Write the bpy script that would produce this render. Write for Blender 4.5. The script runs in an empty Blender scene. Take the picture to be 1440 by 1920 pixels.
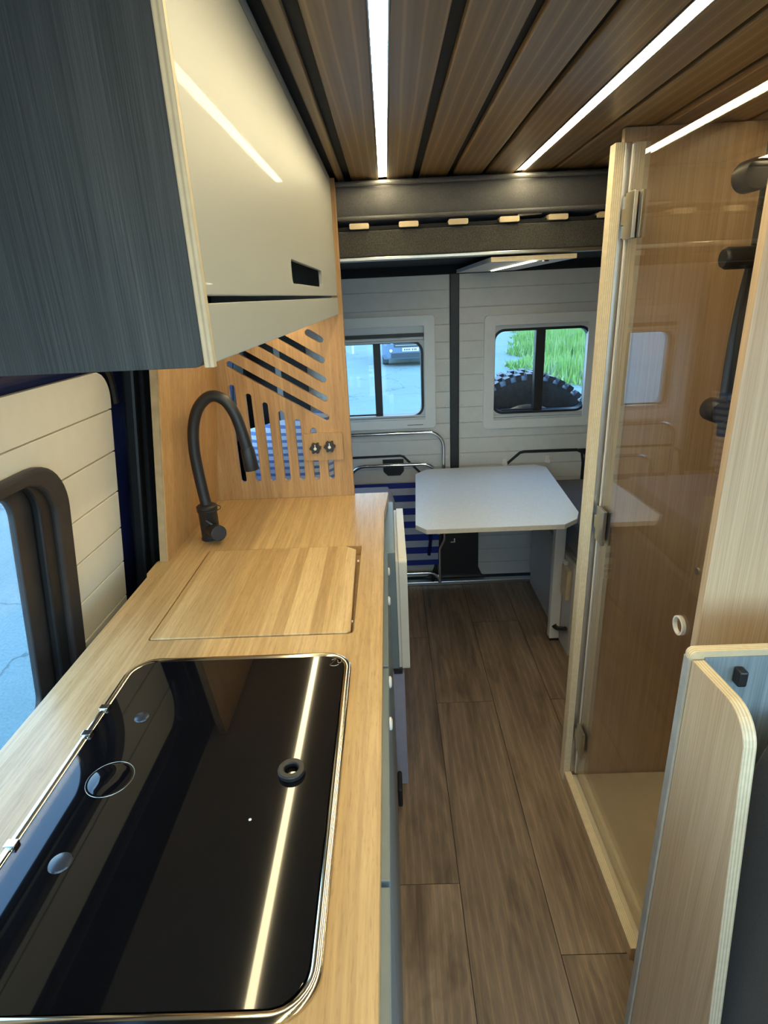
import bpy, bmesh, math, random
from mathutils import Vector, Matrix
random.seed(7)
S = bpy.context.scene
COL = S.collection

# ------------------------------------------------------------------ camera
F_PX = 1083.376
cam_d = bpy.data.cameras.new('camera'); cam = bpy.data.objects.new('camera', cam_d); COL.objects.link(cam)
cam_d.sensor_fit = 'VERTICAL'; cam_d.sensor_height = 36.0; cam_d.lens = F_PX / 1920 * 36.0
cam_d.clip_start = 0.02; cam_d.clip_end = 300
Rw = ((0.99905146, 0.00250667, -0.04347288), (-0.03983402, -0.35068199, -0.93564705), (-0.01759051, 0.93649125, -0.3502495))
mm = Matrix(((Rw[0][0], -Rw[1][0], -Rw[2][0], 0), (Rw[0][1], -Rw[1][1], -Rw[2][1], 0), (Rw[0][2], -Rw[1][2], -Rw[2][2], 1.52), (0, 0, 0, 1)))
cam.matrix_world = mm
S.camera = cam

# ------------------------------------------------------------------ world / exposure
w = bpy.data.worlds.new('sky'); S.world = w; w.use_nodes = True
nt = w.node_tree; bg = nt.nodes['Background']
tc = nt.nodes.new('ShaderNodeTexCoord'); sx = nt.nodes.new('ShaderNodeSeparateXYZ'); rp = nt.nodes.new('ShaderNodeValToRGB')
rp.color_ramp.elements[0].position = 0.0; rp.color_ramp.elements[0].color = (0.58, 0.87, 1.0, 1)
rp.color_ramp.elements[1].position = 0.9; rp.color_ramp.elements[1].color = (0.19, 0.46, 1.0, 1)
nt.links.new(tc.outputs['Generated'], sx.inputs[0]); nt.links.new(sx.outputs['Z'], rp.inputs[0]); nt.links.new(rp.outputs[0], bg.inputs[0])
bg.inputs[1].default_value = 3.2
LED_POWER = 21.0
LED_COL = (1.0, 0.84, 0.50)
S.view_settings.view_transform = 'Standard'; S.view_settings.look = 'None'
S.view_settings.exposure = 1.0; S.view_settings.gamma = 1.0; S.view_settings.use_curve_mapping = False

# ------------------------------------------------------------------ materials
MATS = {}
def newmat(name):
    m = bpy.data.materials.new(name); m.use_nodes = True
    MATS[name] = m
    return m, m.node_tree, m.node_tree.nodes['Principled BSDF']
def nd(nt, t, **kw):
    n = nt.nodes.new(t)
    for k, v in kw.items(): setattr(n, k, v)
    return n
def poscoord(nt, rnd=True):
    g = nd(nt, 'ShaderNodeNewGeometry')
    if not rnd: return g.outputs['Position']
    oi = nd(nt, 'ShaderNodeObjectInfo'); mu = nd(nt, 'ShaderNodeMath', operation='MULTIPLY'); mu.inputs[1].default_value = 37.0
    nt.links.new(oi.outputs['Random'], mu.inputs[0])
    ad = nd(nt, 'ShaderNodeVectorMath', operation='ADD')
    nt.links.new(g.outputs['Position'], ad.inputs[0]); nt.links.new(mu.outputs[0], ad.inputs[1])
    return ad.outputs[0]
def ramp(nt, fac, cols):
    r = nd(nt, 'ShaderNodeValToRGB'); e = r.color_ramp.elements
    while len(e) < len(cols): e.new(0.5)
    for i, (p, c) in enumerate(cols): e[i].position = p; e[i].color = (*c, 1)
    nt.links.new(fac, r.inputs[0]); return r.outputs[0]
def noise(nt, vec, scale, detail=4, rough=0.55, dist=0.0, stretch=(1, 1, 1)):
    mp = nd(nt, 'ShaderNodeMapping'); mp.inputs['Scale'].default_value = stretch
    nt.links.new(vec, mp.inputs[0])
    n = nd(nt, 'ShaderNodeTexNoise'); n.inputs['Scale'].default_value = scale; n.inputs['Detail'].default_value = detail
    n.inputs['Roughness'].default_value = rough; n.inputs['Distortion'].default_value = dist
    nt.links.new(mp.outputs[0], n.inputs['Vector']); return n.outputs['Fac']
def mixc(nt, fac, a, b, mode='MIX'):
    m = nd(nt, 'ShaderNodeMix', data_type='RGBA', blend_type=mode)
    for s, v in ((0, fac), (6, a), (7, b)):
        if hasattr(v, 'node'): nt.links.new(v, m.inputs[s])
        elif s == 0: m.inputs[0].default_value = v
        else: m.inputs[s].default_value = (*v, 1)
    return m.outputs[2]
def bump(nt, b, h, strength=0.2, dist=0.002):
    n = nd(nt, 'ShaderNodeBump'); n.inputs['Strength'].default_value = strength; n.inputs['Distance'].default_value = dist
    nt.links.new(h, n.inputs['Height']); nt.links.new(n.outputs[0], b.inputs['Normal'])

def plain(name, col, rough=0.5, metal=0.0, spec=0.5, var=0.06, coat=0.0, nscale=30):
    m, nt, b = newmat(name)
    p = poscoord(nt, False); f = noise(nt, p, nscale, 3)
    d = tuple(max(0, c * (1 - var)) for c in col); l = tuple(min(1, c * (1 + var)) for c in col)
    nt.links.new(ramp(nt, f, [(0.3, d), (0.7, l)]), b.inputs['Base Color'])
    b.inputs['Roughness'].default_value = rough; b.inputs['Metallic'].default_value = metal
    b.inputs['Specular IOR Level'].default_value = spec; b.inputs['Coat Weight'].default_value = coat
    return m
def grain_stretch(axis, along=0.05):
    return {'x': (along, 1, 1), 'y': (1, along, 1), 'z': (1, 1, along)}[axis]
def wood(name, dark, mid, light, axis='y', scale=60, fine=260, along=0.045, rough=0.45, bumps=0.15, dist=0.3, varobj=0.0, coat=0.0, lines=0.0, fmix=0.7, knots=False):
    m, nt, b = newmat(name)
    p = poscoord(nt, True); st = grain_stretch(axis, along)
    f1 = noise(nt, p, scale, 5, 0.6, dist, st); f2 = noise(nt, p, fine, 3, 0.6, 0.1, grain_stretch(axis, along * 0.6))
    c = ramp(nt, f1, [(0.28, dark), (0.5, mid), (0.74, light)])
    c2 = ramp(nt, f2, [(0.3, (0.72, 0.72, 0.72)), (0.6, (1.06, 1.06, 1.06))])
    c = mixc(nt, fmix, c, c2, 'MULTIPLY')
    if lines > 0:     # cathedral growth rings
        wv = nd(nt, 'ShaderNodeTexWave', wave_type='BANDS', bands_direction='X' if axis != 'x' else 'Y')
        mp = nd(nt, 'ShaderNodeMapping'); mp.inputs['Scale'].default_value = grain_stretch(axis, 0.06)
        nt.links.new(p, mp.inputs[0]); nt.links.new(mp.outputs[0], wv.inputs['Vector'])
        wv.inputs['Scale'].default_value = 13; wv.inputs['Distortion'].default_value = 10; wv.inputs['Detail'].default_value = 2.0
        wv.inputs['Detail Scale'].default_value = 0.55
        c = mixc(nt, lines, c, ramp(nt, wv.outputs['Fac'], [(0.0, (0.80, 0.79, 0.78)), (0.25, (0.97, 0.97, 0.97)), (0.88, (1.0, 1.0, 1.0)), (1.0, (1.55, 1.5, 1.42))]), 'MULTIPLY')
    if knots:
        k1 = noise(nt, p, 5.0, 4, 0.65, 0.6, grain_stretch(axis, 0.45))
        c = mixc(nt, 1.0, c, ramp(nt, k1, [(0.0, (1.12, 1.10, 1.06)), (0.6, (1.0, 1.0, 1.0)), (0.70, (0.72, 0.70, 0.68)), (0.78, (0.5, 0.48, 0.46))]), 'MULTIPLY')
    if varobj > 0:
        oi = nd(nt, 'ShaderNodeObjectInfo')
        c = mixc(nt, 1.0, c, ramp(nt, oi.outputs['Random'], [(0.0, (1 - varobj,) * 3), (1.0, (1 + varobj,) * 3)]), 'MULTIPLY')
    nt.links.new(c, b.inputs['Base Color']); b.inputs['Roughness'].default_value = rough; b.inputs['Coat Weight'].default_value = coat
    bump(nt, b, f2, bumps, 0.001)
    return m
def strips(name, cols, across, along, width, rough=0.35, seed=0.0, contrast=1.0):
    """bamboo: laminated strips, each with its own tone, plus fine fibre dashes"""
    m, nt, b = newmat(name)
    p = poscoord(nt, False); sp = nd(nt, 'ShaderNodeSeparateXYZ'); nt.links.new(p, sp.inputs[0])
    q = sp.outputs['XYZ'.index(across.upper())]
    dv = nd(nt, 'ShaderNodeMath', operation='DIVIDE'); dv.inputs[1].default_value = width; nt.links.new(q, dv.inputs[0])
    fl = nd(nt, 'ShaderNodeMath', operation='FLOOR'); nt.links.new(dv.outputs[0], fl.inputs[0])
    ad = nd(nt, 'ShaderNodeMath', operation='ADD'); ad.inputs[1].default_value = seed; nt.links.new(fl.outputs[0], ad.inputs[0])
    wn = nd(nt, 'ShaderNodeTexWhiteNoise', noise_dimensions='1D'); nt.links.new(ad.outputs[0], wn.inputs['W'])
    f1 = noise(nt, p, 160, 4, 0.6, 0.1, grain_stretch(along, 0.04)); f2 = noise(nt, p, 420, 2, 0.6, 0.0, grain_stretch(along, 0.09))
    c = ramp(nt, wn.outputs['Value'], [(0.0, cols[0]), (0.5, cols[1]), (1.0, cols[2])])
    base = mixc(nt, contrast, cols[1], c)
    c = mixc(nt, 0.75, base, ramp(nt, f1, [(0.3, (0.74, 0.7, 0.64)), (0.62, (1.08, 1.08, 1.06))]), 'MULTIPLY')
    c = mixc(nt, 0.5, c, ramp(nt, f2, [(0.3, (0.7, 0.64, 0.55)), (0.45, (1.0, 1.0, 1.0))]), 'MULTIPLY')
    nt.links.new(c, b.inputs['Base Color']); b.inputs['Roughness'].default_value = rough
    bump(nt, b, f1, 0.06, 0.0006)
    return m
def ply(name, axis, period=0.0045, a=(0.72, 0.62, 0.43), bcol=(0.58, 0.47, 0.30)):
    m, nt, b = newmat(name)
    p = poscoord(nt, False); sp = nd(nt, 'ShaderNodeSeparateXYZ'); nt.links.new(p, sp.inputs[0])
    mu = nd(nt, 'ShaderNodeMath', operation='MULTIPLY'); mu.inputs[1].default_value = 2 * math.pi / period; nt.links.new(sp.outputs['XYZ'.index(axis.upper())], mu.inputs[0])
    si = nd(nt, 'ShaderNodeMath', operation='SINE'); nt.links.new(mu.outputs[0], si.inputs[0])
    mr = nd(nt, 'ShaderNodeMapRange'); mr.inputs[1].default_value = -1; nt.links.new(si.outputs[0], mr.inputs[0])
    c = ramp(nt, mr.outputs[0], [(0.1, bcol), (0.45, a), (1.0, tuple(min(1, v * 1.08) for v in a))])
    f = noise(nt, p, 90, 3); c = mixc(nt, 0.4, c, ramp(nt, f, [(0.3, (0.8, 0.8, 0.8)), (0.7, (1.1, 1.1, 1.1))]), 'MULTIPLY')
    nt.links.new(c, b.inputs['Base Color']); b.inputs['Roughness'].default_value = 0.5
    return m
def emit(name, col, strength):
    m, nt, b = newmat(name); nt.nodes.remove(b)
    e = nd(nt, 'ShaderNodeEmission'); e.inputs[0].default_value = (*col, 1); e.inputs[1].default_value = strength
    nt.links.new(e.outputs[0], nt.nodes['Material Output'].inputs[0]); return m
def glass(name, tint=(0.93, 0.95, 0.94), ior=1.5, rough=0.0):
    m, nt, b = newmat(name); nt.nodes.remove(b)
    t = nd(nt, 'ShaderNodeBsdfTransparent'); t.inputs[0].default_value = (*tint, 1)
    g = nd(nt, 'ShaderNodeBsdfGlossy'); g.inputs['Roughness'].default_value = rough; g.inputs[0].default_value = (1, 1, 1, 1)
    fr = nd(nt, 'ShaderNodeFresnel'); gm = nd(nt, 'ShaderNodeNewGeometry')     # thin pane: no total internal reflection on the way out
    mr = nd(nt, 'ShaderNodeMapRange'); mr.inputs[3].default_value = ior; mr.inputs[4].default_value = 1 / ior
    nt.links.new(gm.outputs['Backfacing'], mr.inputs[0]); nt.links.new(mr.outputs[0], fr.inputs[0])
    mx = nd(nt, 'ShaderNodeMixShader'); nt.links.new(fr.outputs[0], mx.inputs[0]); nt.links.new(t.outputs[0], mx.inputs[1]); nt.links.new(g.outputs[0], mx.inputs[2])
    nt.links.new(mx.outputs[0], nt.nodes['Material Output'].inputs[0]); return m
def stripes_cloth(name, axis, period, a, bcol, duty=0.5, off=0.0, rough=0.85):
    m, nt, b = newmat(name)
    p = poscoord(nt, False); sp = nd(nt, 'ShaderNodeSeparateXYZ'); nt.links.new(p, sp.inputs[0])
    ad = nd(nt, 'ShaderNodeMath', operation='ADD'); ad.inputs[1].default_value = off; nt.links.new(sp.outputs['XYZ'.index(axis.upper())], ad.inputs[0])
    dv = nd(nt, 'ShaderNodeMath', operation='DIVIDE'); dv.inputs[1].default_value = period; nt.links.new(ad.outputs[0], dv.inputs[0])
    fr = nd(nt, 'ShaderNodeMath', operation='FRACT'); nt.links.new(dv.outputs[0], fr.inputs[0])
    lt = nd(nt, 'ShaderNodeMath', operation='LESS_THAN'); lt.inputs[1].default_value = duty; nt.links.new(fr.outputs[0], lt.inputs[0])
    f = noise(nt, p, 400, 2); c = mixc(nt, lt.outputs[0], a, bcol)
    c = mixc(nt, 0.5, c, ramp(nt, f, [(0.3, (0.8,) * 3), (0.7, (1.1,) * 3)]), 'MULTIPLY')
    nt.links.new(c, b.inputs['Base Color']); b.inputs['Roughness'].default_value = rough; return m
def fabric(name, col, scale=500, var=0.25, rough=0.95, bumps=0.4):
    m, nt, b = newmat(name); p = poscoord(nt, False)
    f = noise(nt, p, scale, 3, 0.7); f2 = noise(nt, p, 18, 3)
    c = ramp(nt, f, [(0.3, tuple(c * (1 - var) for c in col)), (0.7, tuple(min(1, c * (1 + var)) for c in col))])
    c = mixc(nt, 0.5, c, ramp(nt, f2, [(0.3, (0.82,) * 3), (0.7, (1.12,) * 3)]), 'MULTIPLY')
    nt.links.new(c, b.inputs['Base Color']); b.inputs['Roughness'].default_value = rough
    b.inputs['Sheen Weight'].default_value = 0.2
    bump(nt, b, f, bumps, 0.002); return m

BAM = ((0.44, 0.28, 0.12), (0.56, 0.38, 0.18), (0.66, 0.47, 0.24))
strips('bamboo_counter', BAM, 'x', 'y', 0.019, 0.3, 3.0, 0.45)
strips('bamboo_board', ((0.40, 0.25, 0.10), (0.55, 0.37, 0.17), (0.72, 0.53, 0.28)), 'x', 'y', 0.0262, 0.42, 11.0, 0.75)
strips('bamboo_panel', ((0.40, 0.22, 0.085), (0.49, 0.285, 0.12), (0.57, 0.355, 0.165)), 'x', 'z', 0.02, 0.45, 5.0, 0.5)
strips('bamboo_side', ((0.42, 0.235, 0.085), (0.50, 0.29, 0.115), (0.58, 0.36, 0.165)), 'y', 'z', 0.021, 0.45, 9.0, 0.5)
wood('ceiling_wood', (0.225, 0.142, 0.060), (0.275, 0.178, 0.080), (0.325, 0.217, 0.103), 'y', 18, 200, 0.03, 0.36, 0.2, 0.4, 0.10, 0.0, 0.9, fmix=0.25)
wood('floor_oak', (0.12, 0.082, 0.054), (0.235, 0.168, 0.112), (0.34, 0.25, 0.172), 'y', 9, 150, 0.16, 0.45, 0.2, 1.6, 0.22, 0.0, 0.45, fmix=0.6, knots=True)
wood('laminate_oak', (0.54, 0.385, 0.245), (0.615, 0.455, 0.295), (0.68, 0.525, 0.36), 'z', 70, 420, 0.02, 0.4, 0.08, 0.1)
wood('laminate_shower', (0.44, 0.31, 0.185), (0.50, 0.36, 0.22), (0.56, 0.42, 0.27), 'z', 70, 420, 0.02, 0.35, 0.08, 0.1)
wood('dark_ripple', (0.050, 0.056, 0.058), (0.068, 0.076, 0.078), (0.092, 0.10, 0.103), 'z', 55, 300, 0.03, 0.5, 0.6, 0.8)
ply('ply_x', 'x'); ply('ply_y', 'y'); ply('ply_z', 'z')
plain('bamboo_ply', (0.42, 0.29, 0.15), 0.55, var=0.15)
plain('white_gloss', (0.41, 0.415, 0.375), 0.42, spec=0.3, var=0.01, nscale=3, coat=0.06)
MATS['white_gloss'].node_tree.nodes['Principled BSDF'].inputs['Coat Roughness'].default_value = 0.02
plain('white_satin', (0.60, 0.59, 0.56), 0.4, var=0.02)
plain('cream_panel', (0.80, 0.74, 0.60), 0.5, var=0.02)
plain('door_white', (0.60, 0.60, 0.565), 0.5, var=0.03)
plain('frame_plastic', (0.66, 0.665, 0.64), 0.35, var=0.02)
plain('blind_rail', (0.52, 0.55, 0.56), 0.35, var=0.02)
plain('black_rubber', (0.012, 0.012, 0.013), 0.45, var=0.2)
plain('black_matte', (0.016, 0.016, 0.017), 0.42, var=0.15)
plain('black_felt', (0.014, 0.014, 0.016), 0.95, var=0.3, nscale=200)
plain('black_gap', (0.02, 0.022, 0.024), 0.7, var=0.2)
plain('grey_brown_rubber', (0.034, 0.029, 0.028), 0.5, var=0.15)
plain('navy_paint', (0.012, 0.018, 0.075), 0.25, var=0.1, coat=0.3)
plain('blue_grey', (0.16, 0.20, 0.215), 0.35, var=0.04)
plain('lilac_grey', (0.30, 0.30, 0.37), 0.5, var=0.05)
plain('fridge_cream', (0.66, 0.62, 0.53), 0.35, var=0.03)
plain('table_laminate', (0.71, 0.73, 0.73), 0.42, var=0.05, nscale=120)
plain('tray_white', (0.74, 0.69, 0.56), 0.4, var=0.03)
plain('bench_panel', (0.50, 0.49, 0.48), 0.5, var=0.03)
plain('slat_wood', (0.62, 0.50, 0.32), 0.5, var=0.08)
plain('grey_strip', (0.45, 0.42, 0.36), 0.45, var=0.03)
plain('aluminium', (0.62, 0.63, 0.64), 0.3, 1.0, var=0.03)
plain('chrome', (0.72, 0.72, 0.73), 0.12, 1.0, var=0.02)
plain('gold_chrome', (0.70, 0.64, 0.52), 0.14, 1.0, var=0.02)
plain('nickel', (0.45, 0.43, 0.38), 0.28, 1.0, var=0.03)
plain('hob_glass', (0.004, 0.004, 0.005), 0.03, spec=0.5, var=0.1)
plain('bumper_clear', (0.03, 0.035, 0.045), 0.25, var=0.05)
plain('pvc_white', (0.75, 0.73, 0.68), 0.4, var=0.02)
fabric('felt_grey', (0.050, 0.048, 0.042), 260, 0.55)
fabric('mattress_grey', (0.125, 0.122, 0.122), 420, 0.25)
fabric('cushion_lilac', (0.24, 0.24, 0.28), 520, 0.15)
fabric('cushion_dark', (0.085, 0.088, 0.105), 520, 0.2)
fabric('seat_black', (0.022, 0.024, 0.028), 380, 0.3)
plain('seam_blue', (0.18, 0.25, 0.36), 0.6)
stripes_cloth('chair_stripes', 'z', 0.0755, (0.42, 0.46, 0.56), (0.015, 0.035, 0.26), 0.5, 0.03)
stripes_cloth('pillow_stripes', 'z', 0.026, (0.62, 0.68, 0.80), (0.16, 0.25, 0.52), 0.42)
emit('led_diffuser', LED_COL, LED_POWER)
emit('led_small', (1.0, 0.86, 0.62), 30.0)
emit('led_cabinet', LED_COL, 14.0)
glass('shower_glass', (0.955, 0.935, 0.90), 1.5)
glass('window_glass', (0.93, 0.96, 0.97), 1.45)
plain('ply_grey', (0.40, 0.39, 0.36), 0.5, var=0.1)
wood('inner_blue', (0.16, 0.20, 0.23), (0.22, 0.27, 0.30), (0.28, 0.33, 0.36), 'z', 70, 400, 0.02, 0.5, 0.1)
plain('table_edge', (0.58, 0.54, 0.44), 0.5, var=0.08)
plain('tyre_rubber', (0.06, 0.065, 0.075), 0.6, var=0.25, nscale=60)
plain('tyre_glare', (0.75, 0.8, 0.82), 0.8, var=0.2, nscale=60)  # sky glare on the tread put into a pale colour; not assigned to any block
plain('car_paint', (0.09, 0.14, 0.22), 0.3, var=0.05, coat=0.5)
plain('car_dark', (0.012, 0.016, 0.026), 0.4)
plain('lamp_clear', (0.75, 0.8, 0.85), 0.1)
plain('plate_white', (0.75, 0.78, 0.8), 0.4)
plain('red_paint', (0.6, 0.12, 0.1), 0.5)

def asphalt():
    m, nt, b = newmat('asphalt'); p = poscoord(nt, False)
    f = noise(nt, p, 60, 5, 0.7); f2 = noise(nt, p, 0.8, 4, 0.6)
    c = ramp(nt, f, [(0.3, (0.115, 0.155, 0.14)), (0.7, (0.19, 0.245, 0.22))])
    c = mixc(nt, 0.6, c, ramp(nt, f2, [(0.3, (0.85,) * 3), (0.7, (1.12,) * 3)]), 'MULTIPLY')
    v = nd(nt, 'ShaderNodeTexVoronoi', feature='DISTANCE_TO_EDGE'); v.inputs['Scale'].default_value = 0.35
    n = nd(nt, 'ShaderNodeTexNoise'); n.inputs['Scale'].default_value = 2.0; n.inputs['Detail'].default_value = 5
    nt.links.new(p, n.inputs['Vector']); ad = nd(nt, 'ShaderNodeVectorMath', operation='ADD')
    nt.links.new(p, ad.inputs[0]); nt.links.new(n.outputs['Color'], ad.inputs[1]); nt.links.new(ad.outputs[0], v.inputs['Vector'])
    c = mixc(nt, 1.0, c, ramp(nt, v.outputs['Distance'], [(0.0, (0.45,) * 3), (0.008, (1, 1, 1))]), 'MULTIPLY')
    nt.links.new(c, b.inputs['Base Color']); b.inputs['Roughness'].default_value = 0.9
    bump(nt, b, f, 0.5, 0.01)
asphalt()
def grassmat():
    m, nt, b = newmat('grass'); oi = poscoord(nt, False)
    f = noise(nt, oi, 3, 3)
    nt.links.new(ramp(nt, f, [(0.3, (0.12, 0.26, 0.06)), (0.5, (0.23, 0.38, 0.07)), (0.7, (0.30, 0.34, 0.22))]), b.inputs['Base Color']); b.inputs['Roughness'].default_value = 0.7
grassmat()

# ------------------------------------------------------------------ geometry helpers
def box(x0, x1, y0, y1, z0, z1):
    v = [(x, y, z) for z in (z0, z1) for y in (y0, y1) for x in (x0, x1)]
    f = [(0, 2, 3, 1), (4, 5, 7, 6), (0, 1, 5, 4), (2, 6, 7, 3), (0, 4, 6, 2), (1, 3, 7, 5)]
    return v, f
XY = lambda u, v, w: (u, v, w)
XZ = lambda u, v, w: (u, w, v)
YZ = lambda u, v, w: (w, u, v)
def plate(loops, w0, w1, fr):
    bm = bmesh.new(); ed = []
    for lp in loops:
        vs = [bm.verts.new((u, v, 0)) for u, v in lp]
        ed += [bm.edges.new((vs[i], vs[(i + 1) % len(vs)])) for i in range(len(vs))]
    bmesh.ops.triangle_fill(bm, use_beauty=True, use_dissolve=False, edges=ed)
    bm.verts.index_update(); n = len(bm.verts)
    base = [(v.co.x, v.co.y) for v in bm.verts]; tri = [[v.index for v in f.verts] for f in bm.faces]; bm.free()
    V = [fr(u, v, w0) for u, v in base] + [fr(u, v, w1) for u, v in base]
    Fc = [tuple(t) for t in tri] + [tuple(i + n for i in reversed(t)) for t in tri]
    o = 0
    for lp in loops:
        k = len(lp)
        Fc += [(o + i, o + (i + 1) % k, o + (i + 1) % k + n, o + i + n) for i in range(k)]
        o += k
    return V, Fc
def rr(u0, v0, u1, v1, r, n=6):
    rs = r if isinstance(r, (tuple, list)) else (r,) * 4     # bl br tr tl
    out = []
    for (cx, cy, a, q) in ((u0, v0, 180, 0), (u1, v0, 270, 1), (u1, v1, 0, 2), (u0, v1, 90, 3)):
        R = rs[q]
        if R <= 0: out.append((cx, cy)); continue
        ox = cx + (R if cx == u0 else -R); oy = cy + (R if cy == v0 else -R)
        for i in range(n + 1):
            t = math.radians(a + 90 * i / n); out.append((ox + R * math.cos(t), oy + R * math.sin(t)))
    return out
def slot(a, b, wd, n=7):
    d = Vector((b[0] - a[0], b[1] - a[1])); ang = math.atan2(d.y, d.x); r = wd / 2; out = []
    for c, s in ((b, -90), (a, 90)):
        for i in range(n + 1):
            t = ang + math.radians(s + 180 * i / n); out.append((c[0] + r * math.cos(t), c[1] + r * math.sin(t)))
    return out
def circ(cx, cy, r, n=24): return [(cx + r * math.cos(2 * math.pi * i / n), cy + r * math.sin(2 * math.pi * i / n)) for i in range(n)]
def smooth_path(P, k=6):
    P = [Vector(p) for p in P]; out = []
    for i in range(len(P) - 1):
        p0 = P[max(i - 1, 0)]; p1 = P[i]; p2 = P[i + 1]; p3 = P[min(i + 2, len(P) - 1)]
        for j in range(k):
            t = j / k
            out.append(0.5 * ((2 * p1) + (-p0 + p2) * t + (2 * p0 - 5 * p1 + 4 * p2 - p3) * t * t + (-p0 + 3 * p1 - 3 * p2 + p3) * t ** 3))
    out.append(P[-1]); return out
def tube(P, r, n=10, k=1, cap=True):
    rad = list(r) if isinstance(r, (list, tuple)) else [r] * len(P)
    if k > 1:
        m0 = len(P); P = smooth_path(P, k)
        rad = [rad[min(i // k, m0 - 1)] + (rad[min(i // k + 1, m0 - 1)] - rad[min(i // k, m0 - 1)]) * (i % k) / k for i in range(len(P))]
    else: P = [Vector(p) for p in P]
    V = []; Fc = []; up = None
    for i, p in enumerate(P):
        d = (P[min(i + 1, len(P) - 1)] - P[max(i - 1, 0)]).normalized()
        if up is None: up = d.orthogonal().normalized()
        up = (up - d * up.dot(d)).normalized(); sd = d.cross(up)
        for j in range(n):
            a = 2 * math.pi * j / n; V.append(tuple(p + (up * math.cos(a) + sd * math.sin(a)) * rad[i]))
    for i in range(len(P) - 1):
        for j in range(n): Fc.append((i * n + j, i * n + (j + 1) % n, (i + 1) * n + (j + 1) % n, (i + 1) * n + j))
    if cap: Fc.append(tuple(range(n))); Fc.append(tuple(range((len(P) - 1) * n, len(P) * n)))
    return V, Fc
def lathe(prof, c, axis='z', n=24):
    """prof: list of (radius, height along axis)"""
    V = []; Fc = []
    for r, h in prof:
        for j in range(n):
            a = 2 * math.pi * j / n; x, y = r * math.cos(a), r * math.sin(a)
            V.append({'z': (c[0] + x, c[1] + y, c[2] + h), 'y': (c[0] + x, c[1] + h, c[2] + y), 'x': (c[0] + h, c[1] + x, c[2] + y)}[axis])
    for i in range(len(prof) - 1):
        for j in range(n): Fc.append((i * n + j, i * n + (j + 1) % n, (i + 1) * n + (j + 1) % n, (i + 1) * n + j))
    Fc.append(tuple(range(n))); Fc.append(tuple(range((len(prof) - 1) * n, len(prof) * n)))
    return V, Fc
def ring(c, R, r, axis='z', n=32, m=8):
    V = []; Fc = []
    for i in range(n):
        a = 2 * math.pi * i / n
        for j in range(m):
            b = 2 * math.pi * j / m; q = R + r * math.cos(b); h = r * math.sin(b); x, y = q * math.cos(a), q * math.sin(a)
            V.append({'z': (c[0] + x, c[1] + y, c[2] + h), 'y': (c[0] + x, c[1] + h, c[2] + y), 'x': (c[0] + h, c[1] + x, c[2] + y)}[axis])
    for i in range(n):
        for j in range(m): Fc.append((i * m + j, ((i + 1) % n) * m + j, ((i + 1) % n) * m + (j + 1) % m, i * m + (j + 1) % m))
    return V, Fc
def join(*gs):
    V = []; Fc = []
    for v, f in gs:
        o = len(V); V += list(v); Fc += [tuple(i + o for i in t) for t in f]
    return V, Fc
WLD = {}
def thing(name, loc, label, cat, group=None):
    o = bpy.data.objects.new(name, None); o.empty_display_size = 0.05; COL.objects.link(o); o.location = loc
    o['label'] = label; o['category'] = cat
    if group: o['group'] = group
    WLD[o.name] = Vector(loc); return o
def mk(name, g, mat, parent=None, bevel=0.0, smooth=False, xf=None, label=None, cat=None, kind=None, seg=2, group=None):
    V, Fc = g
    if xf: V = [xf(*v) for v in V]
    V = [Vector(v) for v in V]
    lo = [min(v[i] for v in V) for i in range(3)]; hi = [max(v[i] for v in V) for i in range(3)]
    c = Vector(((lo[0] + hi[0]) / 2, (lo[1] + hi[1]) / 2, lo[2]))
    bm = bmesh.new(); vs = [bm.verts.new(v - c) for v in V]
    for f in Fc:
        try: bm.faces.new([vs[i] for i in f])
        except ValueError: pass
    bmesh.ops.recalc_face_normals(bm, faces=bm.faces[:])
    if bevel > 0:
        es = [e for e in bm.edges if len(e.link_faces) == 2 and e.calc_face_angle(0) > 0.6]
        bmesh.ops.bevel(bm, geom=es, offset=bevel, segments=seg, affect='EDGES', profile=0.5, clamp_overlap=True)
    me = bpy.data.meshes.new(name); bm.to_mesh(me); bm.free()
    if smooth:
        for p in me.polygons: p.use_smooth = True
        try: me.set_sharp_from_angle(angle=0.7)
        except Exception: pass
    me.materials.append(MATS[mat] if isinstance(mat, str) else mat)
    o = bpy.data.objects.new(name, me); COL.objects.link(o)
    if parent is not None:
        o.parent = parent; o.location = c - WLD[parent.name]
    else: o.location = c
    WLD[o.name] = c
    if label: o['label'] = label
    if cat: o['category'] = cat
    if kind: o['kind'] = kind
    if group: o['group'] = group
    return o

# ------------------------------------------------------------------ dimensions
ZC = 1.845            # underside of the ceiling boards
YR = 2.92             # inner face of the rear doors
YP = 1.889            # slotted partition
def lx(z): return -0.70 + 0.127 * (z - 1.1)          # leaning left side wall
def lean(d):                                          # d = offset inwards from the leaning wall line
    return lambda x, y, z: (lx(z) + x + d, y, z)

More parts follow.
